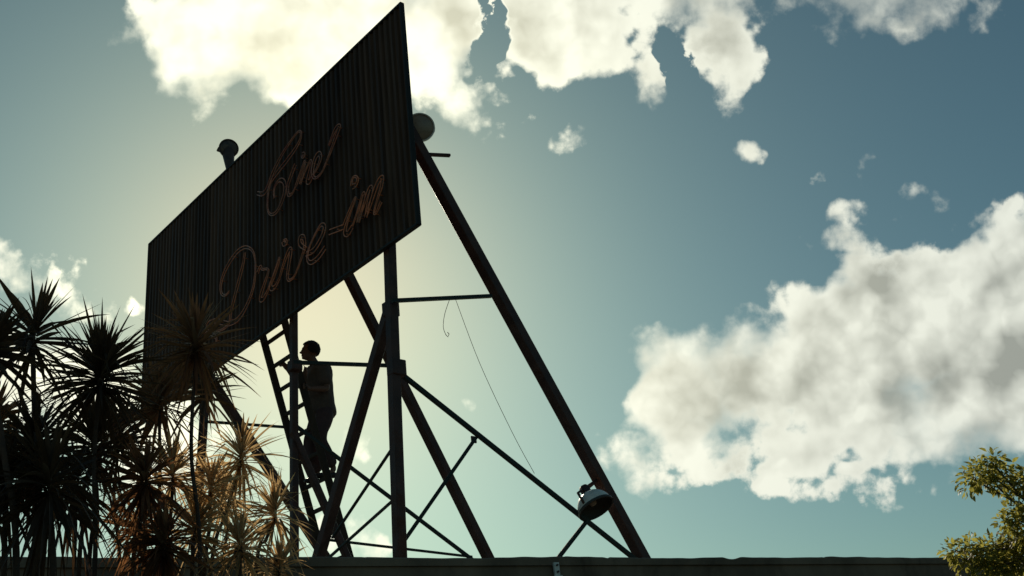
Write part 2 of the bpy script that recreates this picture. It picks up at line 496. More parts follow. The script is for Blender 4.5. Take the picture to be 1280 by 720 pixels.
# coping: uneven mortar cap
bm = bmesh.new()
NC = 1100
prev = None
for i in range(NC + 1):
    s = S0 - 0.03 + (S1 - S0 + 0.06) * i / NC
    h = TOP + 0.012 * noise.noise(Vector((s * 0.9, 0, 0))) + 0.007 * noise.noise(Vector((s * 5, 1, 0)))
    q = noise.noise(Vector((s * 2.3, 4, 0)))
    chip = max(0, q - 0.38) * 0.09 + max(0, noise.noise(Vector((s * 11, 9, 0))) - 0.42) * 0.035
    o_ = 0.025 - chip * 0.3
    ring = [wp(s, o_, TOP - 0.07), wp(s, o_, h - 0.012 - chip), wp(s, o_ - 0.014, h - chip), wp(s, -0.20, h), wp(s, -0.22, TOP - 0.07)]
    ring = [bm.verts.new(p) for p in ring]
    if prev:
        for k in range(5):
            bm.faces.new((prev[k], ring[k], ring[(k + 1) % 5], prev[(k + 1) % 5]))
    else:
        bm.faces.new(ring)
    prev = ring
bm.faces.new(prev[::-1])
kid('coping', bm, M_WALL, bld, bld)
bm = bmesh.new()
wbox(bm, S0 + 0.01, S1 - 0.01, -DEP, -0.02, 2.95, 3.15)
kid('roof', bm, M_ROOF, bld, bld)
for s0, s1, n0, n1 in ((S0, S0 + 0.2, -DEP, -0.02), (S1 - 0.2, S1, -DEP, -0.02), (S0 + 0.2, S1 - 0.2, -DEP, -DEP + 0.2)):
    bm = bmesh.new()
    wbox(bm, s0, s1, n0, n1, 0, TOP - 0.075 if n1 > -1 else TOP)
    kid('side_wall' if n1 > -1 else 'rear_wall', bm, M_WALL, bld, bld)
for a, b in wins[1:]:
    bm = bmesh.new()
    for z0, z1 in ((1.05, 1.12), (1.98, 2.05)):
        wbox(bm, a, b, 0.012, 0.06, z0, z1)
    for q in (a, (a + b) / 2 - 0.03, b - 0.06):
        wbox(bm, q, q + 0.06, 0.012, 0.055, 1.12, 1.98)
    fr = kid('window', bm, M_SHEETB, bld, bld)
    bm = bmesh.new()
    wbox(bm, a + 0.06, b - 0.06, 0.014, 0.03, 1.12, 1.98)
    kid('pane', bm, M_GLASS, fr, bld)

# small conduit bracket fixed on the wall under the coping
cb = thing('wall_bracket', wp(0.39, 0.05, 3.1), 'small pale metal bracket fixed to the dark wall where a thin brace comes down', 'bracket')
bm = bmesh.new()
wbox(bm, 0.375, 0.425, 0.028, 0.05, 3.02, 3.20)
wbox(bm, 0.36, 0.44, 0.05, 0.062, 3.05, 3.09)
kid('plate', bm, M_SHADE, cb, cb)
for z in (3.04, 3.12, 3.175):
    bm = bmesh.new()
    tube(bm, [wp(0.40, 0.05, z), wp(0.40, 0.07, z)], 0.009, 6)
    kid('bolt', bm, M_STEEL, cb, cb)

# ------------------------------------------------------------------ billboard
SO = Vector([-0.83,8.704,6.453])
U2 = [-0.69494,0.71906]
N2 = [0.71906,0.69494]
SU = Vector((U2[0], U2[1], 0))          # along the sign, away from the camera
SN = Vector((N2[0], N2[1], 0))          # behind the sign


def sp(u, n, z):
    p = SO + SU * u + SN * n
    return Vector((p.x, p.y, z))


Z0, Z1, UL = SO.z, 9.107, 6.212
bb = thing('billboard', sp(2.5, 1.0, 3.15), 'tall dark corrugated drive-in billboard with neon script lettering on a braced steel frame', 'billboard')
# corrugated sheet
bm = bmesh.new()
per = 0.097
nper = int(UL / per)
per = UL / nper
cols = []
for i in range(nper):
    for du, dn in ((0, 0), (0.18, 0), (0.34, 0.022), (0.66, 0.022), (0.82, 0)):
        jit = noise.noise(Vector((i * 1.7, 0, 0))) * 0.003
        cols.append(((i + du) * per, dn + jit))
cols.append((UL, 0))
prev = None
for u_, n_ in cols:
    ring = [bm.verts.new(sp(u_, n_, z)) for z in [Z0 + (Z1 - Z0) * k / 6 for k in range(7)]]
    if prev:
        for k in range(6):
            bm.faces.new((prev[k], prev[k + 1], ring[k + 1], ring[k]))
    prev = ring
panel = kid('sign_panel', bm, M_SHEET, bb, bb)
so = panel.modifiers.new('thick', 'SOLIDIFY')
so.thickness = 0.003
# edge trim
bm = bmesh.new()
for a, b in (((-0.012, 0.012, Z0 - 0.012), (UL + 0.012, 0.012, Z0 - 0.012)), ((-0.012, 0.012, Z1 + 0.012), (UL + 0.012, 0.012, Z1 + 0.012))):
    beam(bm, sp(*a), sp(*b), 0.03, 0.05, side=(0, 0, 1), bevel=0.004)
for uu in (-0.012, UL + 0.012):
    beam(bm, sp(uu, 0.012, Z0 - 0.02), sp(uu, 0.012, Z1 + 0.02), 0.03, 0.052, side=SU, bevel=0.004)
kid('edge_trim', bm, M_SHEETB, bb, bb)
for z in (Z0 + 0.18, Z0 + 0.95, Z0 + 1.75, Z1 - 0.15):
    bm = bmesh.new()
    beam(bm, sp(0.03, 0.055, z), sp(UL - 0.03, 0.055, z), 0.05, 0.035, side=(0, 0, 1))
    kid('back_rail', bm, M_STEEL, bb, bb)
MEMBERS = [["upright_post",0.098,[[0.611,0.206,9.143],[0.611,0.008,3.15]]],["upright_post",0.074,[[2.471,0.162,9.117],[2.471,0.066,3.15]]],["upright_post",0.085,[[4.489,0.186,9.079],[4.489,-0.062,3.15]]],["back_leg",0.12,[[0.511,0.13,8.38],[0.511,3.322,3.15]]],["back_leg",0.105,[[2.391,0.13,8.393],[2.391,2.993,3.15]]],["back_leg",0.105,[[4.86,0.13,6.857],[4.86,2.895,3.15]]],["diagonal_brace",0.1,[[0.787,0.2,5.9],[2.641,0.2,3.15]]],["cross_bar",0.042,[[0.511,0.031,5.854],[0.511,1.331,6.197]]],["cross_bar",0.045,[[2.391,0.051,5.899],[2.391,1.363,6.088]]],["cross_bar",0.035,[[4.409,0.029,5.857],[4.409,1.144,5.93]]],["thin_brace",0.047,[[0.641,0.141,5.192],[0.48,3.578,3.15]]],["thin_brace",0.034,[[0.551,0.967,4.608],[0.631,0.095,3.584]]],["thin_brace",0.04,[[0.521,2.321,3.87],[0.521,1.516,3.2]]],["thin_brace",0.04,[[2.471,0.104,5.223],[2.315,3.509,3.15]]],["thin_brace",0.032,[[0.706,0.09,4.471],[1.791,0.09,3.868]]],["thin_brace",0.032,[[0.727,0.07,3.972],[1.915,0.07,3.664]]],["thin_brace",0.028,[[2.471,0.496,4.02],[2.371,2.319,3.907]]],["diagonal_brace",0.07,[[2.441,0.066,5.129],[2.441,1.014,3.15]]]]
for name, w, (a, b) in MEMBERS:
    bm = bmesh.new()
    A, B = sp(*a), sp(*b)
    if name in ('upright_post', 'back_leg', 'diagonal_brace'):
        beam(bm, A, B, w, w, side=SU, bevel=0.008)
        if name != 'diagonal_brace':
            bmesh.ops.create_cube(bm, size=1, matrix=Matrix.Translation(B + Vector((0, 0, 0.008))) @ Matrix.Diagonal((w * 2.4, w * 2.4, 0.016, 1)))
        kid(name, bm, M_STEEL, bb, bb)
    else:
        w *= 0.85
        angle_iron(bm, A, B, w, 0.007)
        beam(bm, A, B, w * 0.70, w * 0.70, bevel=0.003)
        kid(name, bm, M_THIN, bb, bb)
# gusset plates at the joints
for (u_, n_, z, su, sz) in ((0.60, 0.10, 5.20, 0.16, 0.16), (0.70, 0.15, 5.86, 0.14, 0.15), (2.43, 0.10, 5.88, 0.13, 0.12), (0.59, 0.97, 4.60, 0.07, 0.07)):
    bm = bmesh.new()
    p = sp(u_, n_, z)
    R = Matrix(((SU.x, SN.x, 0), (SU.y, SN.y, 0), (0, 0, 1))).to_4x4()
    bmesh.ops.create_cube(bm, size=1, matrix=Matrix.Translation(p) @ R @ Matrix.Diagonal((0.012 if sz < 0.1 else 0.112, su, sz, 1)))
    bmesh.ops.bevel(bm, geom=bm.edges[:], offset=0.008, segments=1, affect='EDGES')
    kid('gusset_plate', bm, M_STEEL, bb, bb)

# lettering: each letter a pair of parallel glass tubes following the pen stroke
TEXT = [["C",[[[2.961,8.289],[2.832,8.216],[2.725,8.235],[2.554,8.405],[2.345,8.527],[2.139,8.598],[2.006,8.626],[1.941,8.584],[1.96,8.496],[2.065,8.433],[2.267,8.373],[2.494,8.323],[2.649,8.269],[2.706,8.139],[2.72,7.976],[2.668,7.858],[2.545,7.804],[2.422,7.85],[2.327,7.969],[2.327,8.101],[2.414,8.188],[2.517,8.183],[2.568,8.117],[2.562,8.017]]]],["i",[[[2.072,8.219],[2.154,8.142],[2.245,8.022],[2.241,7.901],[2.163,7.873],[2.075,7.929]],[[1.93,8.266],[1.891,8.259],[1.885,8.224],[1.923,8.233],[1.93,8.266]]]],["n",[[[2.075,7.929],[1.961,8.063],[1.888,8.154],[1.874,8.111],[1.932,8.0],[1.982,7.904]],[[1.982,7.904],[1.867,8.013],[1.76,8.092],[1.74,8.039],[1.794,7.927],[1.824,7.861],[1.779,7.838],[1.71,7.882]]]],["e",[[[1.71,7.882],[1.618,7.926],[1.54,8.012],[1.573,8.088],[1.648,8.071],[1.705,7.973],[1.71,7.871],[1.639,7.81],[1.52,7.827],[1.387,7.939],[1.272,8.06],[1.175,8.168],[1.155,8.207],[1.208,8.221],[1.29,8.164],[1.368,8.079]]]],["D",[[[3.266,7.62],[3.309,7.483],[3.418,7.292],[3.526,7.113],[3.604,6.969],[3.655,6.837],[3.834,6.826],[4.089,6.902],[4.233,6.981],[4.188,7.048],[3.999,7.009],[3.813,6.912],[3.654,6.83]],[[3.654,6.83],[3.426,6.805],[3.229,6.886],[3.08,7.031],[3.017,7.212],[3.016,7.399],[3.084,7.56],[3.245,7.68],[3.435,7.714],[3.633,7.664],[3.797,7.565],[3.872,7.439],[3.846,7.311],[3.744,7.251],[3.653,7.261]],[[4.35,6.93],[4.183,6.914],[3.993,6.794],[3.967,6.709]]]],["r",[[[2.958,7.209],[2.891,7.261],[2.85,7.208],[2.74,7.164],[2.712,7.113],[2.782,7.018],[2.865,6.917],[2.894,6.843],[2.825,6.821],[2.723,6.88]]]],["i",[[[2.723,6.88],[2.58,7.043],[2.47,7.176],[2.479,7.13],[2.581,7.01],[2.662,6.932],[2.643,6.873],[2.564,6.861],[2.464,6.925]],[[2.371,7.358],[2.316,7.346],[2.302,7.298],[2.356,7.31],[2.371,7.358]]]],["v",[[[2.464,6.925],[2.342,7.095],[2.251,7.178],[2.213,7.149],[2.268,6.973],[2.291,6.861],[2.247,6.805],[2.14,6.817],[2.016,6.937],[1.921,7.07],[1.938,7.196],[2.012,7.224],[2.008,7.144],[1.889,7.034]]]],["e",[[[1.892,6.969],[1.729,6.949],[1.563,7.034],[1.512,7.129],[1.58,7.18],[1.702,7.122],[1.828,7.016],[1.869,6.904],[1.8,6.825],[1.656,6.819],[1.512,6.875]]]],["hyphen",[[[1.423,7.018],[1.152,6.952]]]],["i",[[[1.152,6.956],[1.025,7.086],[0.919,7.181],[0.931,7.145],[1.028,7.044],[1.099,6.952],[1.131,6.878],[1.077,6.836],[0.991,6.879]],[[0.972,7.359],[0.95,7.435],[0.89,7.429],[0.854,7.374],[0.891,7.328],[0.95,7.337]]]],["n",[[[0.991,6.879],[0.882,7.014],[0.779,7.153],[0.759,7.121],[0.818,7.003],[0.886,6.874]],[[0.886,6.874],[0.785,7.008],[0.66,7.155],[0.624,7.126],[0.681,7.019],[0.748,6.869]],[[0.748,6.869],[0.641,6.998],[0.518,7.144],[0.43,7.171],[0.455,7.07],[0.534,6.965],[0.6,6.854],[0.561,6.834],[0.47,6.912]]]]]
ti = 0
for li, (nm, strokes) in enumerate(TEXT):
    bm = bmesh.new()
    for st in strokes:
        c = catmull(st, 7)
        pts = [sp(p[0], -0.055, p[1]) for p in c]
        n = len(pts)
        for side in (-1, 1):
            off = 0.019
            q = []
            for i, p in enumerate(pts):
                d = (pts[min(i + 1, n - 1)] - pts[max(i - 1, 0)])
                if d.length < 1e-6:
                    d = SU.copy()
                d.normalize()
                s_ = d.cross(SN)
                wob = 1 + 0.5 * math.sin(i * 0.11 + ti)
                q.append(p + s_ * side * off * wob)
            tube(bm, q, 0.0065, 6)
        ti += 1
        for k in range(4, n - 2, 14):
            tube(bm, [pts[k], pts[k] + SN * 0.06], 0.006, 5)
    kid('letter' if nm != 'hyphen' else 'hyphen', bm, M_TUBE if li > 3 else M_TUBE2, bb, bb, smooth=True)

# ------------------------------------------------------------------ floodlights


def floodlight(pos, aim, hold, label, lens, R=0.19, depth=0.19, paint=None, cone=False):
    """pos: centre of the mouth; aim: way the mouth looks; hold: point of the steel it is bolted to"""
    pos, aim, hold = Vector(pos), Vector(aim).normalized(), Vector(hold)
    paint = paint or M_SHADE
    root = thing('floodlight', hold, label, 'floodlight', 'round floodlights on the billboard frame')
    q = aim.to_track_quat('Z', 'Y').to_matrix().to_4x4()
    MM = Matrix.Translation(pos) @ q
    bm = bmesh.new()
    prof = []
    for k in range(0, 13):
        a = math.pi / 2 * k / 12
        prof.append((R * math.cos(a) if k < 12 else 0.0, -depth * math.sin(a)))
    inner = [(R * 0.965 * math.cos(math.pi / 2 * k / 12) if k < 12 else 0.0, -depth * 0.95 * math.sin(math.pi / 2 * k / 12)) for k in range(12, -1, -1)]
    lathe(bm, prof, MM, 40)
    sh = kid('shade', bm, paint, root, root, smooth=True)
    bm = bmesh.new()
    lathe(bm, inner, MM, 40)
    kid('reflector', bm, M_SHADEIN, root, root, smooth=True)
    bm = bmesh.new()
    lathe(bm, [(R * 0.96, 0.0), (R * 0.96, 0.012), (R * 1.05, 0.012), (R * 1.05, -0.012), (R * 0.99, -0.014), (R * 0.96, 0.0)], MM, 40)
    kid('rim', bm, paint if lens else M_SHADEIN, root, root)
    if lens:
        bm = bmesh.new()
        lathe(bm, [(R * 0.955, 0.0), (R * 0.7, 0.018), (R * 0.35, 0.028), (0.0, 0.032)], MM, 40)
        kid('lens', bm, M_OLDLENS if paint is not M_SHADE else M_LENS, root, root, smooth=True)
    else:
        bm = bmesh.new()
        lathe(bm, [(0.0, -0.03), (0.035, -0.045), (0.045, -0.08), (0.03, -0.13), (0.025, -depth * 0.9)], MM, 16)
        kid('bulb', bm, M_LENS, root, root, smooth=True)
    bm = bmesh.new()
    lathe(bm, [(0.0, -depth - 0.085), (0.045, -depth - 0.085), (0.055, -depth - 0.06), (0.055, -depth - 0.01), (0.075, -depth + 0.03)], MM, 20)
    kid('socket_housing', bm, M_STEEL, root, root, smooth=True)
    if cone:
        # squat tapering stand under the lamp
        bm = bmesh.new()
        c0 = pos - aim * depth * 0.35
        tube(bm, [hold, hold.lerp(c0, 0.35), hold.lerp(c0, 0.95)], [0.035, 0.055, R * 0.7], 12)
        kid('stand', bm, paint, root, root)
    bm = bmesh.new()
    x = aim.cross(Vector((0, 0, 1))).normalized()
    back = pos - aim * (depth + 0.05)
    l_ = pos + x * R * 0.98 - aim * 0.03
    r_ = pos - x * R * 0.98 - aim * 0.03
    tube(bm, [l_, l_ - aim * depth * 0.7, back + x * 0.03, hold], 0.014, 7)
    tube(bm, [r_, r_ - aim * depth * 0.7, back - x * 0.03, hold], 0.014, 7)
    kid('bracket', bm, M_STEEL, root, root, smooth=True)
    return root


L1 = sp(0.45, 0.50, 7.99)
floodlight(L1, Vector((0.10, -0.95, -0.25)), sp(0.50, 0.48, 7.80), 'round grey floodlight beside the right edge of the sign, atop the long leg', True, 0.155, 0.17)
L3 = sp(0.40, 2.36, 3.985)
floodlight(L3, Vector((0.36, -0.26, -0.92)), sp(0.50, 2.62, 4.36), 'domed floodlight with a bright top, low on the long right-hand leg near the roof edge', False, 0.19, 0.19)
L2 = sp(4.05, 0.12, 9.60)
floodlight(L2, Vector((0.45, -0.85, -0.22)), sp(3.95, 0.10, 9.10), 'small dark floodlight standing above the top edge of the sign', True, 0.125, 0.16, M_OLD, True)
for pos in ((0.5, 0.52, 7.68), ):
    bm = bmesh.new()
    beam(bm, sp(0.50, 0.50, 7.68), sp(0.42, 0.86, 7.74), 0.045, 0.03)
    kid('foot_peg', bm, M_STEEL, bb, bb)
# cables
bm = bmesh.new()
CAB = [[0.5,0.821,6.051],[0.5,1.069,5.376],[0.5,1.404,4.704],[0.5,1.646,4.302]]
tube(bm, catmull([tuple(sp(*p)) for p in CAB], 6), 0.0028, 5)
tag(obj('cable', bm, M_SHEETB, smooth=True), 'thin slack cable running down from the horizontal bar towards the sloping brace', 'cable')
bm = bmesh.new()
CAB2 = [[0.5,0.746,6.025],[0.5,0.667,5.848],[0.5,0.632,5.701],[0.5,0.654,5.619]]
p2 = [tuple(sp(*p)) for p in CAB2]
tube(bm, catmull(p2, 6), 0.0030, 5)
e_ = Vector(p2[-1])
tube(bm, [e_, e_ + Vector((0.02, 0, -0.03)), e_ + Vector((0.035, 0, 0.0)), e_ + Vector((0.02, 0, 0.02))], 0.004, 5)
tag(obj('cable', bm, M_SHEETB, smooth=True), 'short loose wire end curling down from the horizontal bar', 'cable')

# ------------------------------------------------------------------ ladder


def lp(u, z):
    return sp(u, 0.22 + (6.5 - z) * 0.287, z)


lad = thing('ladder', lp(3.05, 3.16), 'long dark ladder leaning on the back of the sign with a man climbing it', 'ladder')
LZ = 4.80
for uu, zt in ((2.80, 6.62), (3.30, 6.62)):
    bm = bmesh.new()
    beam(bm, lp(uu, 3.16), lp(uu, zt), 0.04, 0.085, side=SU, bevel=0.006)
    kid('rail', bm, M_LADDER, lad, lad)
k = 0
z = LZ - 0.28 * 5
while z < 6.6:
    if z > 3.2:
        bm = bmesh.new()
        beam(bm, lp(2.81, z), lp(3.29, z), 0.036, 0.045, bevel=0.006)
        kid('rung', bm, M_LADDER, lad, lad)
    z += 0.28

# ------------------------------------------------------------------ the man on the ladder
J = {"pelvis":[3.05,0.835,5.674],"waist":[3.05,0.808,5.828],"chest":[3.05,0.794,6.055],"neckb":[3.05,0.734,6.237],"neck":[3.05,0.698,6.291],"head":[3.05,0.673,6.389],"shL":[2.88,0.734,6.135],"elL":[2.85,0.771,5.863],"wrL":[2.82,0.518,5.813],"haL":[2.8,0.433,5.813],"shR":[3.22,0.782,6.204],"elR":[3.21,0.673,5.99],"wrR":[3.13,0.563,6.105],"haR":[3.11,0.531,6.153],"hipL":[2.96,0.809,5.612],"knL":[2.95,0.686,5.277],"anL":[2.95,0.898,5.001],"toL":[2.95,0.684,4.878],"hipR":[3.14,0.835,5.615],"knR":[3.15,0.692,5.252],"anR":[3.15,0.828,4.853],"toR":[3.15,0.669,4.774]}
J['haR'] = [3.10, 0.335, 6.20]
J['wrR'] = [3.13, 0.43, 6.14]
J['elR'] = [3.22, 0.64, 5.985]
J['anL'][2] = 4.94
J['toL'] = [2.96, 0.675, 4.855]
J['anR'][2] = 4.915
J['anR'][1] = 0.80
J['toR'] = [3.14, 0.665, 4.845]
JP = {k: sp(*v) for k, v in J.items()}
FWD = -SN
LFT = -SU
man = thing('person', sp(3.05, 0.75, 4.82), 'man in dark shirt and trousers climbing the ladder behind the sign', 'person')


def skin_mesh(chain, sub=2):
    """chain: verts [(pos, radius)], edges -> evaluated mesh data"""
    me = bpy.data.meshes.new('skel')
    me.from_pydata([tuple(p) for p, r in chain[0]], chain[1], [])
    o = bpy.data.objects.new('skel', me)
    C.objects.link(o)
    sk = o.modifiers.new('s', 'SKIN')
    sk.use_smooth_shade = True
    sb = o.modifiers.new('b', 'SUBSURF')
    sb.levels = sub
    sb.render_levels = sub
    for i, (p, r) in enumerate(chain[0]):
        rr = r if isinstance(r, (tuple, list)) else (r, r)
        me.skin_vertices[0].data[i].radius = rr
    me.skin_vertices[0].data[0].use_root = True
    dg = bpy.context.evaluated_depsgraph_get()
    dg.update()
    ev = o.evaluated_get(dg)
    out = bpy.data.meshes.new_from_object(ev)
    bpy.data.objects.remove(o)
    return out


def build_chain(lst):
    """lst: list of polylines [(key, pos, radius)...]; shared keys join"""
    idx, V, E = {}, [], []
    for line in lst:
        pr = None
        for key, pos, r in line:
            if key not in idx:
                idx[key] = len(V)
                V.append((Vector(pos), r))
            if pr is not None:
                E.append((pr, idx[key]))
            pr = idx[key]
    return V, E


def remeshed(meshes, voxel, name, material, smooth=3):
    bm = bmesh.new()
    for m_ in meshes:
        bm.from_mesh(m_)
    me = bpy.data.meshes.new(name)
    bm.to_mesh(me)
    bm.free()
    o = bpy.data.objects.new('tmp', me)
    C.objects.link(o)
    rm = o.modifiers.new('r', 'REMESH')
    rm.mode = 'VOXEL'
    rm.voxel_size = voxel
    sm = o.modifiers.new('sm', 'SMOOTH')
    sm.factor = 0.5
    sm.iterations = smooth
    dg = bpy.context.evaluated_depsgraph_get()
    dg.update()
    out = bpy.data.meshes.new_from_object(o.evaluated_get(dg))
    bpy.data.objects.remove(o)
    out.name = name
    out.materials.clear()
    out.materials.append(material)
    for p in out.polygons:
        p.use_smooth = True
    return out


def mesh_kid(name, me, parent, root):
    me.transform(Matrix.Translation(-root.location))
    o = bpy.data.objects.new(name, me)
    C.objects.link(o)
    o.parent = parent
    return o


mid = lambda a, b, t=0.5: JP[a].lerp(JP[b], t)
hip = JP['pelvis']
limbs = [
    [('pel', hip, 0.135), ('wai', JP['waist'], 0.118), ('che', JP['chest'], 0.135), ('uch', mid('chest', 'neckb', 0.6), 0.115), ('nb', JP['neckb'], 0.062), ('nk', JP['neck'], 0.052), ('hd', JP['head'] - Vector((0, 0, 0.03)), 0.055)],
    [('uch', 0, 0), ('sL', JP['shL'], 0.062), ('uaL', mid('shL', 'elL'), 0.048), ('eL', JP['elL'], 0.040), ('faL', mid('elL', 'wrL', 0.4), 0.038), ('wL', JP['wrL'], 0.027), ('pL', mid('wrL', 'haL', 0.7), 0.034)],
    [('uch', 0, 0), ('sR', JP['shR'], 0.062), ('uaR', mid('shR', 'elR'), 0.048), ('eR', JP['elR'], 0.040), ('faR', mid('elR', 'wrR', 0.4), 0.038), ('wR', JP['wrR'], 0.027), ('pR', mid('wrR', 'haR', 0.7), 0.034)],
    [('pel', 0, 0), ('hL', JP['hipL'] - Vector((0, 0, 0.03)), 0.088), ('tL', mid('hipL', 'knL'), 0.075), ('kL', JP['knL'], 0.056), ('cL', mid('knL', 'anL', 0.35) - FWD * 0.015, 0.054), ('aL', JP['anL'], 0.036), ('bL', JP['toL'].lerp(JP['anL'], 0.45) - Vector((0, 0, 0.02)), 0.036), ('oL', JP['toL'], 0.032)],
    [('pel', 0, 0), ('hR', JP['hipR'] - Vector((0, 0, 0.03)), 0.088), ('tR', mid('hipR', 'knR'), 0.075), ('kR', JP['knR'], 0.056), ('cR', mid('knR', 'anR', 0.35) - FWD * 0.015, 0.054), ('aR', JP['anR'], 0.036), ('bR', JP['toR'].lerp(JP['anR'], 0.45) - Vector((0, 0, 0.02)), 0.036), ('oR', JP['toR'], 0.032)],
]
body_parts = [skin_mesh(build_chain(limbs))]
# fingers curled round what each hand holds
for sd, hold_dir, curl in (('L', FWD, LFT), ('R', FWD, Vector((0, 0, -1)))):
    pc = JP['wr' + sd].lerp(JP['ha' + sd], 0.75)
    d = (JP['ha' + sd] - JP['wr' + sd]).normalized()
    across = d.cross(curl).normalized()
    for fi, ln in ((-1.5, 0.066), (-0.5, 0.076), (0.5, 0.072), (1.5, 0.056)):
        b0 = pc + across * fi * 0.021
        pts = [b0 - d * 0.02, b0 + d * 0.022, b0 + d * (0.022 + ln * 0.35) + curl * ln * 0.12, b0 + d * (0.02 + ln * 0.45) + curl * ln * 0.5, b0 + d * (0.01 + ln * 0.25) + curl * ln * 0.72]
        body_parts.append(skin_mesh(build_chain([[(i, p, 0.0095 - 0.0006 * i) for i, p in enumerate(pts)]]), 1))
    tb = pc + across * 0.03 - d * 0.03
    pts = [tb, tb + across * 0.022 + d * 0.012, tb + across * 0.03 + d * 0.035 + curl * 0.015, tb + across * 0.02 + d * 0.05 + curl * 0.035]
    body_parts.append(skin_mesh(build_chain([[(i, p, 0.0105 - 0.0006 * i) for i, p in enumerate(pts)]]), 1))
# head: turned to the sign, with brow, nose, lips, chin and ears
HC = JP['head']
hf = (FWD * 0.84 - LFT * 0.50 + Vector((0, 0, 0.12))).normalized()
hr = hf.cross(Vector((0, 0, 1))).normalized()
hu = hr.cross(hf).normalized()
HM = Matrix(((hr.x, hf.x, hu.x, HC.x), (hr.y, hf.y, hu.y, HC.y), (hr.z, hf.z, hu.z, HC.z), (0, 0, 0, 1)))


def ball(M_, r, sub=3):
    b = bmesh.new()
    bmesh.ops.create_icosphere(b, subdivisions=sub, radius=1, matrix=M_ @ Matrix.Diagonal((r[0], r[1], r[2], 1)))
    me = bpy.data.meshes.new('b')
    b.to_mesh(me)
    b.free()
    return me


T_ = Matrix.Translation
head_parts = [ball(HM @ T_((0, -0.008, 0.015)), (0.076, 0.094, 0.098)), ball(HM @ T_((0, 0.025, -0.055)), (0.056, 0.062, 0.062)), ball(HM @ T_((0, 0.062, -0.092)), (0.024, 0.022, 0.02), 2),
              ball(HM @ T_((0, 0.096, -0.028)), (0.013, 0.022, 0.017), 2), ball(HM @ T_((0, 0.088, -0.008)), (0.008, 0.014, 0.026), 2), ball(HM @ T_((0, 0.078, 0.022)), (0.05, 0.016, 0.012), 2),
              ball(HM @ T_((0, 0.082, -0.060)), (0.024, 0.010, 0.006), 2), ball(HM @ T_((0, 0.080, -0.070)), (0.021, 0.010, 0.006), 2),
              ball(HM @ T_((0.077, -0.008, -0.012)), (0.009, 0.020, 0.031), 2), ball(HM @ T_((-0.077, -0.008, -0.012)), (0.009, 0.020, 0.031), 2)]
body = remeshed(body_parts + head_parts, 0.0065, 'body', M_SKIN)
bo = mesh_kid('body', body, man, man)
for s_ in (-1, 1):
    e_ = ball(HM @ T_((0.030 * s_, 0.079, 0.004)), (0.012, 0.008, 0.008), 2)
    e_.materials.append(M_HAIR)
    mesh_kid('eye', e_, man, man)
# hair: short and round
hb = bmesh.new()
bmesh.ops.create_icosphere(hb, subdivisions=4, radius=1)
kill = []
for v in hb.verts:
    c = v.co.copy()
    v.co = Vector((c.x * 0.097, c.y * 0.114, c.z * 0.112)) * (1 + 0.05 * noise.noise(c * 6) + 0.02 * noise.noise(c * 18))
    if c.y > 0.38 and c.z < 0.45 or c.z < -0.62 + max(0, c.y) * 0.5:
        kill.append(v)
bmesh.ops.delete(hb, geom=kill, context='VERTS')
for v in hb.verts:
    v.co = HM @ (v.co + Vector((0, -0.012, 0.022)))
kid('hair', hb, M_HAIR, man, man, smooth=True)
# shirt, untucked, sleeves to the elbow
sh = [
    [('hem', hip + Vector((0, 0, -0.11)), 0.172), ('pel', hip + Vector((0, 0, -0.02)), 0.176), ('wai', JP['waist'], 0.155), ('che', JP['chest'], 0.182), ('uch', mid('chest', 'neckb', 0.6), 0.146), ('nb', JP['neckb'] - Vector((0, 0, 0.015)), 0.070)],
    [('uch', 0, 0), ('sL', JP['shL'], 0.090), ('uaL', mid('shL', 'elL', 0.5), 0.078), ('eL', mid('shL', 'elL', 0.92), 0.068)],
    [('uch', 0, 0), ('sR', JP['shR'], 0.090), ('uaR', mid('shR', 'elR', 0.5), 0.078), ('eR', mid('shR', 'elR', 0.92), 0.068)],
]
sm_ = remeshed([skin_mesh(build_chain(sh))], 0.009, 'shirt', M_SHIRT, 9)
for v in sm_.vertices:
    nrm = noise.noise(v.co * 9) * 0.010 + noise.noise(Vector((v.co.x * 22, v.co.y * 22, v.co.z * 9))) * 0.005
    v.co = v.co + v.normal * nrm
mesh_kid('shirt', sm_, man, man)
# trousers
tr = [
    [('wst', hip + Vector((0, 0, 0.10)), 0.105), ('pel', hip + Vector((0, 0, 0.01)), 0.128), ('hL', JP['hipL'] - Vector((0, 0, 0.03)), 0.120), ('tL', mid('hipL', 'knL'), 0.108), ('kL', JP['knL'], 0.088), ('cL', mid('knL', 'anL', 0.4) - FWD * 0.015, 0.086), ('aL', mid('knL', 'anL', 0.93), 0.070)],
    [('pel', 0, 0), ('hR', JP['hipR'] - Vector((0, 0, 0.03)), 0.120), ('tR', mid('hipR', 'knR'), 0.108), ('kR', JP['knR'], 0.088), ('cR', mid('knR', 'anR', 0.4) - FWD * 0.015, 0.086), ('aR', mid('knR', 'anR', 0.93), 0.070)],
]
tm = remeshed([skin_mesh(build_chain(tr))], 0.009, 'trousers', M_TROUSER, 9)
for v in tm.vertices:
    v.co = v.co + v.normal * (noise.noise(v.co * 11) * 0.008)
mesh_kid('trousers', tm, man, man)
for sd in 'LR':
    heel = JP['an' + sd] + Vector((0, 0, -0.055)) - FWD * 0.02
    toe = JP['to' + sd]
    foot = toe - heel
    ch = [[('h', heel, 0.040), ('m', heel + foot * 0.35, 0.040), ('b', heel + foot * 0.8, (0.044, 0.036)), ('t', toe + foot.normalized() * 0.05, (0.036, 0.024))]]
    mesh_kid('shoe', remeshed([skin_mesh(build_chain(ch))], 0.008, 'shoe', M_SHOE), man, man)

# ------------------------------------------------------------------ spiky plants in front of the building


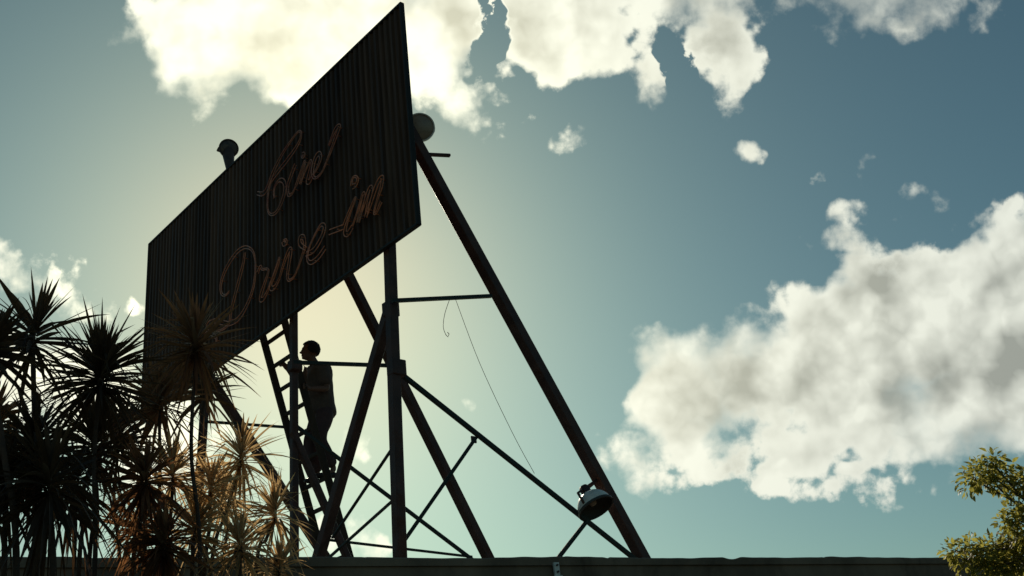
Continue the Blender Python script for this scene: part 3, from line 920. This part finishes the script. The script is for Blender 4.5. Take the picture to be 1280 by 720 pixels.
def sword_leaves(seed, c, axis, R, count, maxpol, wid=0.011, dead=0.0):
    rnd = random.Random(seed)
    V, F = [], []
    axis = axis.normalized()
    bald = [(rnd.uniform(0, 6.28), rnd.uniform(0.25, 0.6)) for _ in range(2)]
    ax1 = axis.orthogonal().normalized()
    ax2 = axis.cross(ax1)
    for i in range(count):
        f = (i + 0.5) / count
        pol = math.radians(6 + (maxpol - 6) * f ** 0.85 + rnd.uniform(-9, 9))
        az = i * 2.39996 + rnd.uniform(-0.35, 0.35)
        if any(abs((az - a0 + math.pi) % (2 * math.pi) - math.pi) < w0 for a0, w0 in bald) and rnd.random() < 0.7 and f > 0.25:
            continue
        d = axis * math.cos(pol) + (ax1 * math.cos(az) + ax2 * math.sin(az)) * math.sin(pol)
        L = R * rnd.uniform(0.78, 1.12) * (0.82 + 0.25 * math.sin(min(pol, 2.2)))
        if f < 0.12:
            L *= 0.8
        droop = rnd.uniform(0.0, 0.55) * (0.3 + f) * (1.0 if maxpol < 121 else 0.8) + (0.5 if rnd.random() < dead else 0)
        b0 = c - axis * (0.10 * R / 0.27) * f + d * 0.008
        side = d.cross(Vector((0, 0, 1)))
        if side.length < 0.1:
            side = ax1.copy()
        side.normalize()
        tw = rnd.uniform(-0.9, 0.9)
        nrm = side.cross(d)
        side = side * math.cos(tw) + nrm * math.sin(tw)
        nrm = side.cross(d).normalized()
        w = wid * rnd.uniform(0.75, 1.2)
        NSEG = 6
        base = len(V)
        kink = rnd.random() < 0.12
        for s in range(NSEG + 1):
            t = s / NSEG
            p = b0 + d * (L * t) + Vector((0, 0, -1)) * (droop * L * t * t)
            if kink and t > 0.5:
                p += Vector((0, 0, -1)) * (t - 0.5) * L * 0.7
            ww = w * (0.55 + 0.9 * t if t < 0.4 else 0.91 * (1 - ((t - 0.4) / 0.6) ** 1.6) + 0.02)
            V.append(tuple(p + side * ww + nrm * ww * 0.35))
            V.append(tuple(p))
            V.append(tuple(p - side * ww + nrm * ww * 0.35))
        for s in range(NSEG):
            a = base + 3 * s
            F.append((a, a + 1, a + 4, a + 3))
            F.append((a + 1, a + 2, a + 5, a + 4))
    return V, F


PLANTS = [["A",[-2.041,4.005,3.55],0.294,0,85,[-1.966,4.043,2.498]],["B",[-1.933,4.427,3.524],0.335,0,170,[-1.906,4.439,2.557]],["C",[-2.058,3.714,3.37],0.24,0,80,[-1.916,3.789,2.45]],["D",[-1.649,4.873,3.812],0.318,1,100,[-1.6,4.889,2.597]],["E",[-1.933,5.184,3.651],0.299,1,110,[-1.918,5.189,2.683]],["F",[-1.82,5.606,3.824],0.232,0,60,[-1.872,5.589,2.745]],["G",[-1.995,4.003,3.045],0.307,0,150,[-1.968,4.016,2.494]],["H",[-2.137,4.876,3.337],0.344,0,150,[-2.126,4.881,2.656]],["I",[-1.581,5.507,3.383],0.286,2,85,[-1.736,5.46,2.707]],["J",[-1.808,5.054,3.196],0.267,2,120,[-1.827,5.047,2.649]],["K",[-1.458,5.728,3.107],0.258,2,90,[-1.56,5.701,2.727]],["L",[-1.381,5.514,2.75],0.214,2,80,[-1.402,5.509,2.677]],["M",[-1.837,6.004,3.283],0.28,2,110,[-1.836,6.004,2.809]],["N",[-1.756,4.57,3.028],0.235,1,110,[-1.744,4.575,2.561]],["O",[-2.45,4.482,3.352],0.257,1,80,[-2.39,4.514,2.625]],["P",[-1.832,3.806,2.833],0.304,0,110,[-1.796,3.823,2.442]],["Q",[-1.63,4.485,2.711],0.207,1,100,[-1.624,4.487,2.533]],["R",[-1.685,5.069,2.909],0.232,2,100,[-1.697,5.065,2.637]],["S",[-2.035,5.25,2.99],0.214,1,70,[-2.059,5.241,2.708]],["T",[-2.061,3.901,2.902],0.265,0,100,[-2.028,3.918,2.485]],["V",[-1.408,4.872,2.75],0.216,2,80,[-1.408,4.872,2.572]],["W",[-2.244,5.443,3.545],0.286,0,110,[-2.208,5.457,2.761]],["X",[-1.659,5.229,3.149],0.219,2,80,[-1.688,5.219,2.662]],["Y",[-2.106,4.631,3.086],0.269,0,100,[-2.068,4.648,2.611]]]
PLAB = {
    'A': 'dark spiky plant with an open starry head silhouetted against the bright cloud',
    'B': 'spiky plant with the densest round dark head, between the open starry head and the sign',
    'C': 'tall dark spiky plant cut off by the left edge of the picture',
    'D': 'tallest rust-brown spiky plant, its head in front of the lettered sign',
    'E': 'dark spiky plant whose head overlaps the lower left corner of the sign',
    'F': 'small dark spiky head sticking out below the bottom edge of the sign',
    'G': 'thick dark spiky plant right below the open starry head',
    'H': 'dark bushy spiky plant right below the densest round head',
    'I': 'sunlit tan spiky plant with a starry head just left of the ladder foot',
    'J': 'tan and brown spiky plant below the sign corner, left of the starry sunlit head',
    'K': 'golden spiky head on a slanting stem, nearest to the ladder foot',
    'L': 'lowest golden spiky head in front of the wall top',
    'M': 'loose yellowish spiky head between the sunlit starry heads',
    'N': 'dark brown spiky plant in the middle of the thicket',
    'O': 'brown spiky plant with its head half outside the left edge, below the tall dark one',
    'P': 'black drooping spiky plant low in the left corner thicket',
    'Q': 'low bronze spiky head just above the wall line in the thicket',
    'R': 'bronze spiky head low down beside the loose yellowish one',
    'S': 'reddish bronze spiky plant low in front of the bright gap above the wall',
    'T': 'black spiky plant filling the bottom left corner',
    'V': 'low tan spiky head in front of the wall, left of the lowest golden one',
    'W': 'dark spiky plant deep between the densest round head and the sign corner',
    'X': 'tan spiky head in the thicket under the sunlit starry head',
    'Y': 'dark drooping spiky plant behind the bottom left thicket',
}
rnd = random.Random(11)
for pi, (key, c, R, tan, count, foot) in enumerate(PLANTS):
    c = Vector(c)
    foot = Vector(foot)
    slope = (foot - c)
    g = Vector((foot.x + slope.x * 0.35 + rnd.uniform(-0.08, 0.08), foot.y + slope.y * 0.35 + rnd.uniform(-0.08, 0.08), 0.0))
    root = thing('spiky_plant', g, PLAB[key], 'plant', 'spiky long-leaved plants in front of the wall')
    lean = Vector((c.x - foot.x, c.y - foot.y, (c.z - foot.z))).normalized()
    axis = (lean * 0.5 + Vector((rnd.uniform(-0.15, 0.15), rnd.uniform(-0.15, 0.15), 1))).normalized()
    pts = [g, g.lerp(foot, 0.5) + Vector((rnd.uniform(-0.05, 0.05), 0, 0)), foot, foot.lerp(c, 0.5) + Vector((rnd.uniform(-0.03, 0.03), rnd.uniform(-0.03, 0.03), 0)), c - axis * 0.09, c]
    cur = catmull([tuple(p) for p in pts], 9)
    r0 = 0.012 if key in 'AC' else 0.010
    rads = [(r0 * (1.25 - 0.55 * i / len(cur))) * (1 + 0.10 * (i % 2)) for i in range(len(cur))]
    bm = bmesh.new()
    tube(bm, cur, rads, 8)
    kid('stem', bm, M_BARK, root, root, smooth=True)
    mp = {'A': 125, 'B': 122, 'C': 120, 'G': 120, 'H': 130, 'P': 150, 'T': 150, 'Y': 150, 'N': 140}.get(key, 118)
    V, F = sword_leaves(100 + pi, c, axis, R * 1.02, int(count * (0.95 if key in 'PTYGHN' else 1.7 if key == 'B' else 1.05 if key in 'AC' else 1.3)), mp, 0.0080 if tan == 2 else (0.0080 if key == 'B' else 0.0112), 0.10 if key not in 'PTYG' else 0.45)
    kid('leaf_head', (V, F), M_LEAF[tan], root, root, smooth=True)
    if key in 'DGINSQ':
        # a skirt of dead leaves hanging under the head
        V, F = sword_leaves(500 + pi, c - axis * 0.10, -axis, R * 0.85, 26, 48, 0.008, 0.3)
        kid('dead_leaf_skirt', (V, F), M_LEAF[1 if tan < 2 else 2], root, root, smooth=True)

# ------------------------------------------------------------------ leafy tree at the right
TP = [Vector(p) for p in [[3.533,8.058,3.399],[3.494,8.188,3.362],[3.335,7.998,3.268],[3.525,8.064,3.263],[3.692,8.23,3.337],[3.721,8.245,3.209],[3.518,7.861,2.999],[3.475,7.951,2.904],[3.509,7.834,2.893],[3.413,8.149,2.79],[3.227,7.964,2.74],[3.247,8.222,2.823],[3.173,8.377,2.813],[3.253,8.122,2.696],[3.508,8.269,2.753],[3.586,8.174,2.787],[3.525,7.826,2.784],[3.404,8.245,2.682],[3.461,8.03,2.643],[3.61,8.059,2.702],[3.648,7.914,2.966],[3.765,8.089,3.209],[3.185,8.249,2.727],[3.286,8.04,2.607],[3.52,8.199,2.583]]]
rnd = random.Random(5)
tree = thing('leafy_tree', (4.75, 8.35, 0), 'small leafy yellow-green tree in front of the wall at the right edge', 'tree')
crown_c = Vector((4.75, 8.35, 3.0))
for i in range(34):
    while True:
        q = Vector((rnd.uniform(-1, 1), rnd.uniform(-1, 1), rnd.uniform(-1, 1)))
        if 0.35 < q.length < 1:
            break
    p = crown_c + Vector((q.x * 1.05, q.y * 1.05, q.z * 0.95))
    if p.x < 4.05:
        continue
    TP.append(p)
bm = bmesh.new()
fork = Vector((4.70, 8.33, 1.9))
tube(bm, catmull([(4.75, 8.35, 0), (4.70, 8.36, 0.9), tuple(fork)], 6), [0.11 - 0.003 * i for i in range(13)], 12)
trunk = kid('trunk', bm, M_TBARK, tree, tree, smooth=True)
mains = [Vector((4.05, 8.25, 2.75)), Vector((4.7, 8.0, 3.0)), Vector((5.2, 8.6, 2.8)), Vector((4.5, 8.7, 3.1)), Vector((4.05, 8.4, 2.45))]
bm = bmesh.new()
for m_ in mains:
    tube(bm, catmull([tuple(fork), tuple(fork.lerp(m_, 0.5) + Vector((0, 0, 0.08))), tuple(m_)], 5), [0.055 - 0.0035 * i for i in range(11)], 8)
for p in TP:
    m_ = min(mains, key=lambda q: (q - p).length)
    mm = m_.lerp(p, 0.5) + Vector((rnd.uniform(-.04, .04), rnd.uniform(-.04, .04), rnd.uniform(-.02, .06)))
    tube(bm, catmull([tuple(m_), tuple(mm), tuple(p)], 4), [0.016 - 0.0014 * i for i in range(9)], 6)
kid('branches', bm, M_TBARK, tree, tree, smooth=True)
V, F = [], []
for ci, p in enumerate(TP):
    R = rnd.uniform(0.085, 0.135) if ci < 25 else rnd.uniform(0.2, 0.32)
    if 10 <= ci <= 13:
        R = rnd.uniform(0.06, 0.10)
    nl = int(260 * (R / 0.16) ** 2)
    for k in range(nl):
        q = Vector((rnd.gauss(0, 1), rnd.gauss(0, 1), rnd.gauss(0, 0.75)))
        q = q.normalized() * R * rnd.random() ** 0.45
        o_ = p + q
        d = (q.normalized() + Vector((rnd.uniform(-.7, .7), rnd.uniform(-.7, .7), rnd.uniform(-.9, .3)))).normalized()
        sd = d.cross(Vector((rnd.uniform(-1, 1), rnd.uniform(-1, 1), 1))).normalized()
        up_ = sd.cross(d)
        L = rnd.uniform(0.038, 0.068)
        w = L * 0.24
        b = len(V)
        for a_, s_, h in ((0, 0, 0), (0.35, 1, 0.12), (0.35, -1, 0.12), (0.7, 0.75, 0.06), (0.7, -0.75, 0.06), (1, 0, -0.1)):
            V.append(tuple(o_ + d * L * a_ + sd * w * s_ + up_ * L * h))
        F += [(b, b + 1, b + 2), (b + 1, b + 3, b + 4, b + 2), (b + 3, b + 5, b + 4)]
kid('crown', (V, F), M_TLEAF, tree, tree)

S.render.engine = 'CYCLES'
